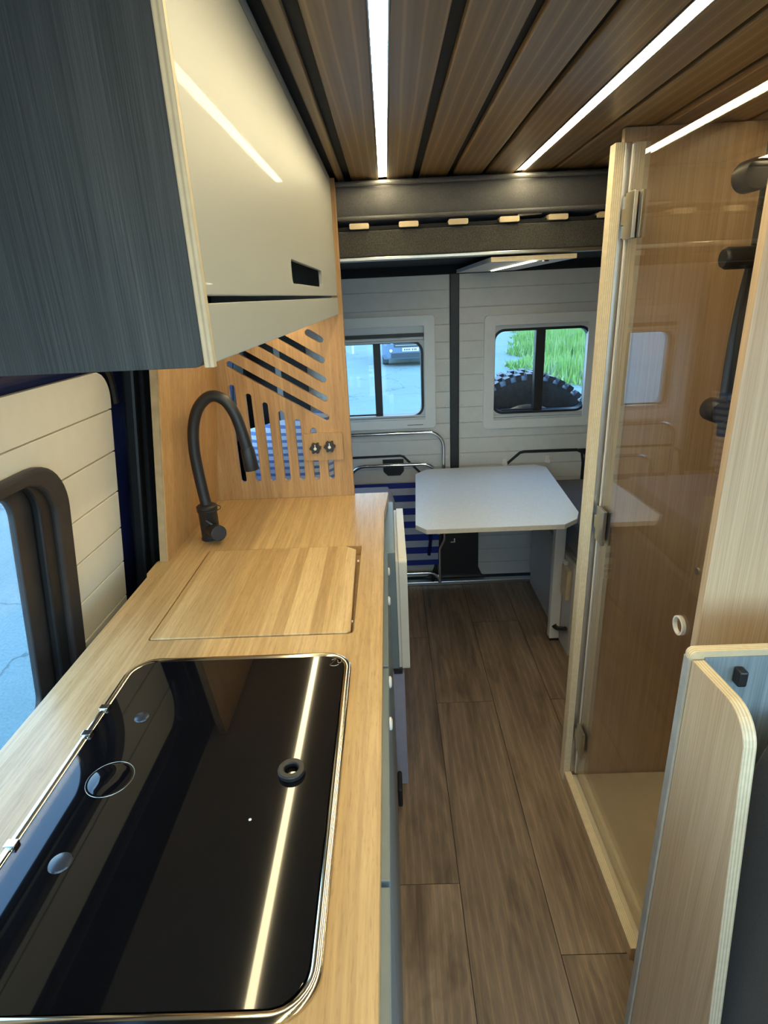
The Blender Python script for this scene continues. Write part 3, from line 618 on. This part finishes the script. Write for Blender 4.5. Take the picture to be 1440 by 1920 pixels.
# ------------------------------------------------------------------ left bench, cushion, pillow
lb = thing('bench', (-0.25, 2.4, 0.0), 'low pale bench behind the slotted partition under the grey cushion', 'bench')
mk('body', box(-0.66, 0.004, 1.915, 2.70, 0.0, 0.43), 'lilac_grey', lb, bevel=0.003)
mk('lid', box(-0.66, 0.008, 1.912, 2.705, 0.431, 0.449), 'lilac_grey', lb, bevel=0.003)
def cushion(x0, x1, y0, y1, z0, z1, r):
    n = 10; V = []; Fc = []
    lv = []
    for i in range(n + 1):
        a = math.pi * i / n - math.pi / 2
        lv.append((r * (1 - math.cos(a)), (z0 + r) + (z1 - z0 - 2 * r) * (i / n) + r * math.sin(a)))
    lps = [rr(x0 + o, y0 + o, x1 - o, y1 - o, max(0.006, r * 1.1 - o), 5) for o, _ in lv]; m = len(lps[0])
    for lp, (o, z) in zip(lps, lv): V += [(u, v, z) for u, v in lp]
    for i in range(n):
        for j in range(m): Fc.append((i * m + j, i * m + (j + 1) % m, (i + 1) * m + (j + 1) % m, (i + 1) * m + j))
    Fc.append(tuple(range(m))); Fc.append(tuple(range(n * m, n * m + m)))
    return V, Fc
lcu = thing('seat_cushion', (-0.25, 2.3, 0.45), 'light grey seat cushion on the left bench beside the worktop end', 'cushion')
mk('cover', cushion(-0.62, 0.006, 1.935, 2.69, 0.4505, 0.655, 0.032), 'cushion_lilac', lcu, smooth=True)
mk('piping', tube([(0.0, 1.97, 0.56), (0.0055, 2.3, 0.558), (0.0, 2.66, 0.56)], 0.004, 8, 4), 'cushion_lilac', lcu, smooth=True)
pw = thing('striped_pillow', (-0.44, 2.40, 0.655), 'blue and white striped pillow behind the vertical slots of the partition', 'pillow')
def pillow(cx, cy, cz, wx, wz, th):
    n = 14; V = []; Fc = []
    for s in (-1, 1):
        for i in range(n + 1):
            for j in range(n + 1):
                u = -1 + 2 * i / n; v = -1 + 2 * j / n
                k = (max(0, (1 - u ** 4)) * max(0, (1 - v ** 4))) ** 0.5
                V.append((cx + u * wx, cy + s * th * k + 0.35 * v * wz, cz + v * wz + 0.25 * u * wz))
    q = (n + 1) ** 2
    for i in range(n):
        for j in range(n):
            a = i * (n + 1) + j; Fc.append((a, a + 1, a + n + 2, a + n + 1)); Fc.append((a + q, a + n + 1 + q, a + n + 2 + q, a + 1 + q))
    for i in range(n):
        for a, b in ((i, i + 1), ((i) * (n + 1), (i + 1) * (n + 1)), (n * (n + 1) + i, n * (n + 1) + i + 1), (i * (n + 1) + n, (i + 1) * (n + 1) + n)): Fc.append((a, b, b + q, a + q))
    return V, Fc
mk('cover', pillow(-0.44, 2.40, 0.875, 0.19, 0.17, 0.07), 'pillow_stripes', pw, smooth=True)

# ------------------------------------------------------------------ right bench, cushion
rb = thing('bench', (1.0, 2.55, 0.0), 'white panelled bench under the table beside the rear door', 'bench')
mk('side_panel', box(0.735, 0.752, 2.165, 2.862, 0.0, 0.44), 'bench_panel', rb, bevel=0.002)
mk('body', box(0.754, 1.22, 2.165, 2.862, 0.0, 0.44), 'bench_panel', rb)
mk('rail', box(0.722, 0.7345, 2.40, 2.445, 0.02, 0.44), 'aluminium', rb, bevel=0.002)
lt = mk('locker_latch', box(0.716, 0.7345, 2.18, 2.265, 0.265, 0.405), 'slat_wood', rb, bevel=0.004, label='pale wooden latch block')
mk('latch_tab', box(0.718, 0.7345, 2.235, 2.265, 0.406, 0.424), 'pvc_white', rb, bevel=0.003)
rc = thing('seat_cushion', (1.0, 2.5, 0.445), 'dark grey seat cushion on the right bench partly under the table', 'cushion')
mk('cover', cushion(0.745, 1.20, 2.12, 2.90, 0.442, 0.585, 0.03), 'cushion_dark', rc, smooth=True)

# ------------------------------------------------------------------ table
tb = thing('table', (0.42, 2.45, 0.0), 'pale laminate table with cut corners in front of the rear doors', 'table')
ZB = 0.68
top = [(0.081, 2.09), (0.12, 2.036), (0.645, 2.035), (0.707, 2.088), (0.734, 2.157), (0.772, 2.80), (0.728, 2.85), (0.174, 2.845), (0.114, 2.767)]
tt = mk('table_top', plate([top], ZB - 0.0015, ZB, XY), 'table_laminate', tb)
mk('edge', plate([top], ZB - 0.0195, ZB - 0.0016, XY), 'table_edge', tb, bevel=0.001, label='pale plywood table edge')
lg = mk('leg', box(0.688, 0.7335, 2.285, 2.325, 0.012, ZB - 0.022), 'pvc_white', tb, bevel=0.004)
mk('leg_lever', tube([(0.705, 2.283, 0.085), (0.713, 2.262, 0.082), (0.720, 2.17, 0.135)], [0.012, 0.010, 0.010], 10, 3), 'black_matte', tb, smooth=True)
mk('foot', box(0.692, 0.730, 2.288, 2.322, 0.0, 0.0118), 'black_rubber', tb)
mk('bracket', join(box(0.655, 0.686, 2.29, 2.32, ZB - 0.045, ZB - 0.021), box(0.672, 0.686, 2.30, 2.31, ZB - 0.10, ZB - 0.045)), 'nickel', tb, bevel=0.002)

# ------------------------------------------------------------------ folded beach chair
ch = thing('folding_chair', (0.0, 2.87, 0.022), 'folded beach chair with chrome tubes and blue striped fabric against the left rear door', 'folding chair')
def uframe(x0, x1, zb, zt, y0, y1, r, rad=0.0095, name='tube_frame'):
    P = [(x0, y0, zb)]
    for k in range(1, 3): pass
    def yy(z): return y0 + (y1 - y0) * (z - zb) / (zt - zb)
    P.append((x0, yy(zt - r), zt - r))
    for i in range(1, 6):
        a = math.pi - math.pi / 2 * i / 6; P.append((x0 + r + r * math.cos(a), yy(zt - r + r * math.sin(a)), zt - r + r * math.sin(a)))
    P.append((x0 + r, y1, zt)); P.append((x1 - r, y1, zt))
    for i in range(1, 6):
        a = math.pi / 2 - math.pi / 2 * i / 6; P.append((x1 - r + r * math.cos(a), yy(zt - r + r * math.sin(a)), zt - r + r * math.sin(a)))
    P.append((x1, yy(zt - r), zt - r)); P.append((x1, y0, zb))
    return mk(name, tube(P, rad, 10), 'chrome', ch, smooth=True)
uframe(-0.33, 0.265, 0.27, 0.861, 2.882, 2.897, 0.077)
uframe(-0.222, 0.232, 0.31, 0.700, 2.866, 2.874, 0.077)
uframe(-0.33, 0.238, 0.22, 0.080, 2.876, 2.868, 0.062)
mk('leg_tube', tube([(0.238, 2.876, 0.22), (0.265, 2.882, 0.27)], 0.0095, 10), 'chrome', ch)
mk('leg_tube', tube([(-0.33, 2.876, 0.22), (-0.33, 2.882, 0.27)], 0.0095, 10), 'chrome', ch)
V = []; Fc = []
n = 16
for i in range(n + 1):
    z = 0.128 + (0.602 - 0.128) * i / n; y = 2.868 + 0.006 * math.sin(i / n * math.pi)
    V += [(-0.30, y, z), (0.235, y, z), (0.235, y + 0.006, z), (-0.30, y + 0.006, z)]
for i in range(n):
    for j in range(4): Fc.append((i * 4 + j, i * 4 + (j + 1) % 4, i * 4 + 4 + (j + 1) % 4, i * 4 + 4 + j))
Fc += [(0, 1, 2, 3), (n * 4, n * 4 + 1, n * 4 + 2, n * 4 + 3)]
mk('fabric', (V, Fc), 'chair_stripes', ch, label='blue and grey striped fabric')
mk('strap', tube([(0.175, 2.862, 0.53), (0.16, 2.860, 0.45), (0.19, 2.862, 0.32), (0.18, 2.862, 0.19)], 0.010, 8, 4), 'navy_paint', ch, smooth=True)
for fxx in (-0.30, 0.20): mk('foot', tube([(fxx, 2.872, 0.072), (fxx, 2.872, 0.024)], 0.008, 10), 'black_rubber', ch)

# ------------------------------------------------------------------ lift bed under the ceiling
bd = thing('lift_bed', (0.33, 2.4, 1.615), 'raised bed frame with felt covered front beam and slat ends below the ceiling', 'bed')
BY = 1.912
mk('felt_beam', box(-0.60, 1.20, BY, BY + 0.04, 1.632, 1.704), 'felt_grey', bd, bevel=0.004, label='grey felt covered front beam')
mk('lower_rail', box(-0.60, 1.20, BY - 0.002, BY + 0.05, 1.621, 1.6315), 'nickel', bd, bevel=0.002)
mk('upper_rail', box(-0.60, 1.20, BY + 0.006, BY + 0.05, 1.7045, 1.716), 'black_felt', bd, bevel=0.002)
mk('valance', box(-0.60, 1.20, 2.86, 2.90, 1.600, 1.6395), 'black_felt', bd)
mk('underside', box(-0.60, 1.20, BY + 0.042, 2.90, 1.640, 1.70), 'black_felt', bd)
for i in range(9):
    x = -0.070 + 0.147 * i
    if i in (3,): x += 0.004
    mk('slat_holder', plate([rr(x - 0.029, 1.7085, x + 0.029, 1.7235, 0.004)], BY - 0.012, BY + 0.022, XZ), 'slat_wood', bd, bevel=0.002)
    mk('slat', box(x - 0.024, x + 0.024, BY + 0.023, 2.88, 1.717, 1.725), 'slat_wood', bd)
mt = thing('mattress', (0.33, 2.4, 1.727), 'grey mattress on the raised bed just under the wooden ceiling', 'mattress')
mk('cover', cushion(-0.60, 1.20, BY - 0.002, 2.90, 1.733, 1.838, 0.016), 'mattress_grey', mt, smooth=True)
mk('piping', tube([(-0.58, BY - 0.004, 1.826), (0.2, BY - 0.006, 1.826), (1.1, BY - 0.004, 1.827)], 0.0055, 8, 5), 'mattress_grey', mt, smooth=True)
mk('lower_piping', tube([(-0.58, BY - 0.004, 1.738), (0.2, BY - 0.006, 1.737), (1.1, BY - 0.004, 1.739)], 0.0055, 8, 5), 'mattress_grey', mt, smooth=True)
mk('lift_rod', tube([(0.40, BY - 0.002, 1.7255), (0.47, BY - 0.002, 1.7285)], 0.004, 8), 'chrome', bd)
ls = thing('lamp_board', (0.45, 2.3, 1.597), 'pale plywood shelf board with a light strip under the raised bed', 'shelf light')
mk('board', box(0.326, 0.586, 1.922, 2.84, 1.602, 1.6155), 'white_satin', ls)
mk('edge', box(0.326, 0.586, 1.9195, 1.9218, 1.602, 1.6155), 'ply_z', ls, label='bare plywood front edge')
mk('light_bar', box(0.4625, 0.4665, 1.935, 2.72, 1.5990, 1.6018), 'led_small', ls)
mk('sensor', lathe([(0.010, 0), (0.010, -0.004)], (0.50, 1.95, 1.6018), 'z', 14), 'black_matte', ls)

# ------------------------------------------------------------------ shower
sh = thing('shower_cubicle', (0.8, 1.2, 0.0), 'shower cubicle with oak panels, pale tray and frameless glass door', 'shower')
YS = 1.487
mk('back_panel', box(0.542, 1.20, YS, YS + 0.018, 0.0, 1.843), 'laminate_shower', sh)
mk('jamb', box(0.519, 0.541, YS - 0.012, YS + 0.022, 0.0, 1.813), 'ply_x', sh, bevel=0.0015, label='plywood edged shower jamb')
mk('jamb_profile', box(0.5415, 0.556, YS - 0.010, YS - 0.001, 0.035, 1.813), 'aluminium', sh, bevel=0.001)
mk('corner_strip', box(0.558, 0.600, YS - 0.006, YS - 0.001, 0.03, 1.813), 'grey_strip', sh)
mk('outer_wall', box(1.17, 1.19, 0.925, YS - 0.001, 0.0, 1.843), 'laminate_shower', sh)
mk('tray', box(0.547, 1.168, 0.926, YS - 0.008, 0.004, 0.02), 'tray_white', sh, bevel=0.002)
mk('threshold', box(0.522, 0.5445, 0.926, YS - 0.013, 0.0, 0.033), 'laminate_oak', sh)
mk('threshold_edge', box(0.522, 0.5445, 0.926, YS - 0.013, 0.0335, 0.0385), 'ply_x', sh, bevel=0.001)
GX = 0.0
def gxf(x, y, z): return (0.553 + x, y, z)
gd = mk('glass_door', plate([[(0.935, 0.045), (YS - 0.030, 0.045), (YS - 0.030, 1.806), (0.935, 1.806)], circ(0.996, 0.883, 0.018, 28)], GX, GX + 0.006, YZ), 'shower_glass', sh, xf=gxf, label='clear glass shower door')
mk('door_seal', box(GX - 0.001, GX + 0.007, YS - 0.030, YS - 0.022, 0.045, 1.806), 'pvc_white', gd, xf=gxf)
mk('finger_hole', plate([circ(0.996, 0.883, 0.0197, 28), circ(0.996, 0.883, 0.0165, 28)], GX - 0.001, GX + 0.007, YZ), 'pvc_white', gd, xf=gxf)
for z in (1.615, 0.875, 0.155):
    h = mk('hinge', plate([[(YS - 0.085, z), (YS - 0.034, z), (YS - 0.034, z + 0.03), (YS - 0.018, z + 0.03), (YS - 0.018, z + 0.065), (YS - 0.034, z + 0.065), (YS - 0.034, z + 0.095), (YS - 0.085, z + 0.095)]], GX - 0.010, GX - 0.001, YZ), 'nickel', gd, xf=gxf, bevel=0.0015, label='brushed metal glass hinge')
    mk('hinge_plate', box(GX + 0.007, GX + 0.015, YS - 0.085, YS - 0.034, z, z + 0.095), 'nickel', gd, xf=gxf, bevel=0.0015)
    mk('wall_plate', box(0.5485, 0.5525, YS - 0.022, YS - 0.0105, z + 0.005, z + 0.09), 'nickel', gd)
mk('door_stop', lathe([(0.007, 0.0), (0.007, 0.004), (0.004, 0.005)], (GX - 0.005, 0.953, 1.023), 'x', 16), 'nickel', gd, xf=gxf)
# shower column
sc = thing('shower_column', (0.61, 1.04, 1.24), 'matte black shower rail with slider knobs behind the glass', 'shower rail')
RX, RY = 0.613, 1.035
mk('rail', tube([(RX, RY, 1.27), (RX, RY, 1.79)], 0.0135, 16), 'black_matte', sc, smooth=True)
mk('bracket', tube([(0.555, RY, 1.553), (0.561, RY, 1.553), (0.640, RY, 1.553)], [0.014, 0.0175, 0.0175], 16), 'black_matte', sc, smooth=True)
mk('top_knob', lathe([(0.021, -0.015), (0.024, -0.010), (0.024, 0.020), (0.015, 0.026)], (0.584, RY, 1.672), 'y', 24), 'black_matte', sc, smooth=True)
mk('top_arm', tube([(0.59, RY, 1.682), (0.64, RY, 1.690)], 0.014, 12), 'black_matte', sc)
mk('wall_mount', tube([(RX, RY, 1.60), (RX, 0.924, 1.60)], 0.010, 12), 'black_matte', sc)
mk('wall_mount', tube([(RX, RY, 1.31), (RX, 0.924, 1.31)], 0.012, 12), 'black_matte', sc)
mk('valve', lathe([(0.018, -0.020), (0.021, -0.016), (0.021, 0.016), (0.018, 0.020)], (0.583, RY, 1.302), 'y', 24), 'black_matte', sc, smooth=True)
mk('valve_body', tube([(0.585, RY, 1.302), (0.625, RY, 1.302)], 0.016, 14), 'black_matte', sc)
mk('outlet', tube([(0.603, RY, 1.302), (0.6045, RY, 1.262), (0.605, RY, 1.255)], [0.013, 0.013, 0.0125], 14), 'black_matte', sc)
hose2 = [(0.605, RY, 1.30), (0.609, RY - 0.002, 1.34), (0.613, RY - 0.004, 1.42), (0.622, RY + 0.004, 1.52)]
mk('hand_hose', tube([(0.596, RY + 0.004, 1.32), (0.600, RY + 0.012, 1.40), (0.606, RY + 0.016, 1.48), (0.612, RY + 0.016, 1.54)], 0.0075, 10, 4), 'black_matte', sc, smooth=True)

# tall oak wall panel (near side of the shower)
tp = thing('wardrobe_panel', (0.86, 0.914, 0.0), 'tall pale oak laminate panel on the near side of the shower', 'panel')
mk('face', box(0.541, 1.20, 0.904, 0.9055, 0.0, 1.842), 'laminate_oak', tp)
mk('core', box(0.541, 1.20, 0.906, 0.922, 0.0, 1.842), 'laminate_oak', tp)

# ------------------------------------------------------------------ half-height cabinet at the right foreground
hc = thing('half_height_cabinet', (0.6, 0.68, 0.0), 'low open plywood cabinet with a rounded side panel at the right foreground', 'cabinet')
XB = 0.440
yb0, yb1 = 0.740, 0.758
mk('back_panel', plate([rr(XB - 0.001, 0.0, 1.0, 0.998, (0, 0, 0, 0.010), 5)], yb0 + 0.0015, yb1, XZ), 'ply_y', hc, bevel=0.002, label='back board with bare plywood edge')
mk('back_lining', box(XB + 0.020, 1.0, yb0 - 0.0005, yb0 + 0.0014, 0.0, 0.988), 'inner_blue', hc)
mk('back_edge', box(XB - 0.0035, XB - 0.0012, yb0 + 0.001, yb1 - 0.0015, 0.0, 0.985), 'ply_grey', hc)
so = [(yb0 - 0.001, 0.0), (yb0 - 0.001, 0.986)]
lean_top, lean_bot = 0.583, 0.520
so = [(lean_bot - 0.030, 0.0), (yb0 - 0.001, 0.0), (yb0 - 0.001, 0.985)]
for i in range(9):
    a = math.radians(90 + 90 * i / 8); R = 0.05; so.append((0.596 + R + R * math.cos(a), 0.990 - R + R * math.sin(a)))
mk('side_panel', plate([so], XB + 0.0005, XB + 0.0018, YZ), 'laminate_oak', hc)
mk('side_core', plate([so], XB + 0.002, XB + 0.019, YZ), 'ply_x', hc, bevel=0.0008, label='plywood core with bare layered edge')
mk('hook', box(0.505, 0.519, 0.722, 0.7395, 0.945, 0.972), 'black_matte', hc, bevel=0.003)
st = thing('vehicle_seat', (0.70, 0.55, 0.0), 'black upholstered seat in the low cabinet at the right edge', 'seat')
mk('cover', cushion(0.475, 0.95, 0.30, 0.715, 0.02, 0.90, 0.05), 'seat_black', st, smooth=True)
mk('seam', tube([(0.60, 0.298, 0.2), (0.60, 0.2985, 0.5), (0.605, 0.299, 0.85)], 0.003, 6, 5), 'seam_blue', st, smooth=True)

# ------------------------------------------------------------------ outside
ZG = -0.62
mk('ground', plate([[(-60, -40), (60, -40), (60, 90), (-60, 90)]], ZG - 0.1, ZG, XY), 'asphalt', kind='structure', label='bright cracked asphalt ground outside the windows', cat='ground')
ty = thing('spare_tyre', (0.74, 3.2, 0.37), 'chunky spare tyre hanging outside the right rear window', 'tyre')
TC = (0.735, 3.19, 0.725); TR = 0.375
mk('carcass', lathe([(0.22, -0.10), (0.30, -0.125), (0.35, -0.115), (TR - 0.012, -0.09), (TR - 0.008, 0.0), (TR - 0.012, 0.09), (0.35, 0.115), (0.30, 0.125), (0.22, 0.10)], TC, 'y', 64), 'tyre_rubber', ty, smooth=True)
for k in range(40):
    a = 2 * math.pi * k / 40; ca, sa = math.cos(a), math.sin(a); dw = 0.55
    for (ya, yb, sh_) in ((-0.118, -0.055, 0.0), (-0.045, 0.045, 0.5), (0.055, 0.118, 0.0)):
        aa = a + sh_ * 2 * math.pi / 40; V = []
        for t in (-0.036, 0.036):
            for rr_ in (TR - 0.03, TR + 0.006):
                for y in (ya, yb):
                    q = aa + t * (1 + 0.2 * random.random()); V.append((TC[0] + rr_ * math.cos(q), TC[1] + y, TC[2] + rr_ * math.sin(q)))
        Fb = [(0, 1, 3, 2), (4, 6, 7, 5), (0, 4, 5, 1), (2, 3, 7, 6), (0, 2, 6, 4), (1, 5, 7, 3)]
        if math.sin(aa) > 0.2: mk('tread_block', (V, Fb), 'tyre_rubber', ty)
mk('rim', lathe([(0.05, -0.10), (0.20, -0.11), (0.222, -0.10), (0.222, 0.10), (0.05, 0.10)], TC, 'y', 32), 'nickel', ty, smooth=True)
mk('carrier', box(0.66, 0.81, 2.99, 3.085, 0.65, 0.80), 'black_matte', ty)

car = thing('car', (0.72, 20.8, ZG), 'dark blue car parked outside, seen through the left rear window', 'car')
cx, cy = 0.72, 18.9
def hull(secs):
    V = []; Fc = []; n = len(secs[0][1])
    for y, pts in secs: V += [(cx + x, cy + y, ZG + z) for x, z in pts]
    for i in range(len(secs) - 1):
        for j in range(n): Fc.append((i * n + j, i * n + (j + 1) % n, (i + 1) * n + (j + 1) % n, (i + 1) * n + j))
    Fc += [tuple(range(n)), tuple(range((len(secs) - 1) * n, len(secs) * n))]
    return V, Fc
def sec(w, zb, zt): return [(-w + 0.06, zb), (w - 0.06, zb), (w, zb + 0.15), (w, zt - 0.15), (w - 0.12, zt), (-w + 0.12, zt), (-w, zt - 0.15), (-w, zb + 0.15)]
mk('body', hull([(0.0, sec(0.78, 0.24, 0.78)), (0.12, sec(0.90, 0.22, 0.92)), (0.9, sec(0.93, 0.25, 1.02)), (1.3, sec(0.93, 0.25, 1.06)), (4.2, sec(0.92, 0.3, 1.05)), (4.4, sec(0.85, 0.35, 0.95))]), 'car_paint', car, bevel=0.03)
mk('cabin', hull([(1.2, sec(0.80, 1.0, 1.12)), (1.9, sec(0.72, 1.0, 1.62)), (3.9, sec(0.72, 1.0, 1.60)), (4.3, sec(0.78, 1.0, 1.1))]), 'car_dark', car, bevel=0.03)
for k in range(4): mk('grille_bar', box(cx - 0.48, cx + 0.48, cy - 0.03, cy + 0.02, ZG + 0.64 + 0.055 * k, ZG + 0.665 + 0.055 * k), 'car_dark' if k % 2 else 'nickel', car)
mk('grille', box(cx - 0.52, cx + 0.52, cy - 0.015, cy + 0.03, ZG + 0.60, ZG + 0.86), 'car_dark', car)
mk('lower_grille', box(cx - 0.62, cx + 0.62, cy - 0.02, cy + 0.03, ZG + 0.27, ZG + 0.42), 'car_dark', car)
mk('badge', join(ring((cx, cy - 0.04, ZG + 0.83), 0.085, 0.014, 'y', 28, 8), box(cx - 0.09, cx + 0.09, cy - 0.05, cy - 0.035, ZG + 0.823, ZG + 0.837)), 'lamp_clear', car, label='round badge with a bar')
for s in (-1, 1):
    mk('headlight', plate([[(cx + s * 0.56, ZG + 0.70), (cx + s * 0.80, ZG + 0.74), (cx + s * 0.84, ZG + 0.86), (cx + s * 0.58, ZG + 0.80)]], cy - 0.02, cy + 0.08, XZ), 'lamp_clear', car, bevel=0.01)
    mk('fog_lamp', lathe([(0.045, -0.02), (0.045, 0.02)], (cx + s * 0.62, cy - 0.005, ZG + 0.50), 'y', 16), 'lamp_clear', car)
    for wy in (0.85, 3.6): mk('wheel', lathe([(0.18, -0.11), (0.32, -0.10), (0.33, 0), (0.32, 0.10), (0.18, 0.11)], (cx + s * 0.80, cy + wy, ZG + 0.33), 'x', 24), 'tyre_rubber', car, smooth=True)
pl = mk('number_plate', box(cx - 0.26, cx + 0.26, cy - 0.035, cy - 0.022, ZG + 0.465, ZG + 0.575), 'plate_white', car, bevel=0.004)
for k, x in enumerate((-0.19, -0.135, -0.08, -0.025, 0.06, 0.115, 0.17)):
    mk('plate_character', box(cx + x - 0.017, cx + x + 0.017, cy - 0.037, cy - 0.034, ZG + 0.49, ZG + 0.55), 'car_dark', pl)
br = thing('barrier', (-2.2, 27, ZG), 'low red and white barrier far away behind the left rear window', 'barrier')
for k in range(2): mk('rail', box(-2.3, -1.25, 24.0, 24.06, ZG + 0.35 + 0.28 * k, ZG + 0.45 + 0.28 * k), 'red_paint', br)
for x in (-2.2, -1.4): mk('post', box(x - 0.04, x + 0.04, 24.06, 24.12, ZG, ZG + 0.8), 'plate_white', br)

# grass verge
V = []; Fc = []
random.seed(3)
cnt = 0
while cnt < 26000:
    y = random.uniform(13.5, 34); x = random.uniform(2.0, 16)
    edge = 0.215 * y + 0.35 * math.sin(y * 1.7) + (1.2 if y < 15 else 0.0) * (15 - y)
    if x < edge: continue
    h = random.uniform(0.25, 0.6) * min(1.0, 0.35 + (x - edge) * 0.9) * (1 + 0.4 * math.sin(x * 1.3 + y)); a = random.uniform(0, math.pi); wd = 0.02 + 0.02 * random.random()
    dx, dy = math.cos(a) * wd, math.sin(a) * wd; bx_, by_ = random.uniform(-0.15, 0.15), random.uniform(-0.15, 0.15)
    o = len(V)
    V += [(x - dx, y - dy, ZG), (x + dx, y + dy, ZG), (x + bx_, y + by_, ZG + h)]; Fc.append((o, o + 1, o + 2)); cnt += 1
mk('grass', (V, Fc), 'grass', kind='stuff', label='bright green grass verge seen through the right rear window', cat='grass')
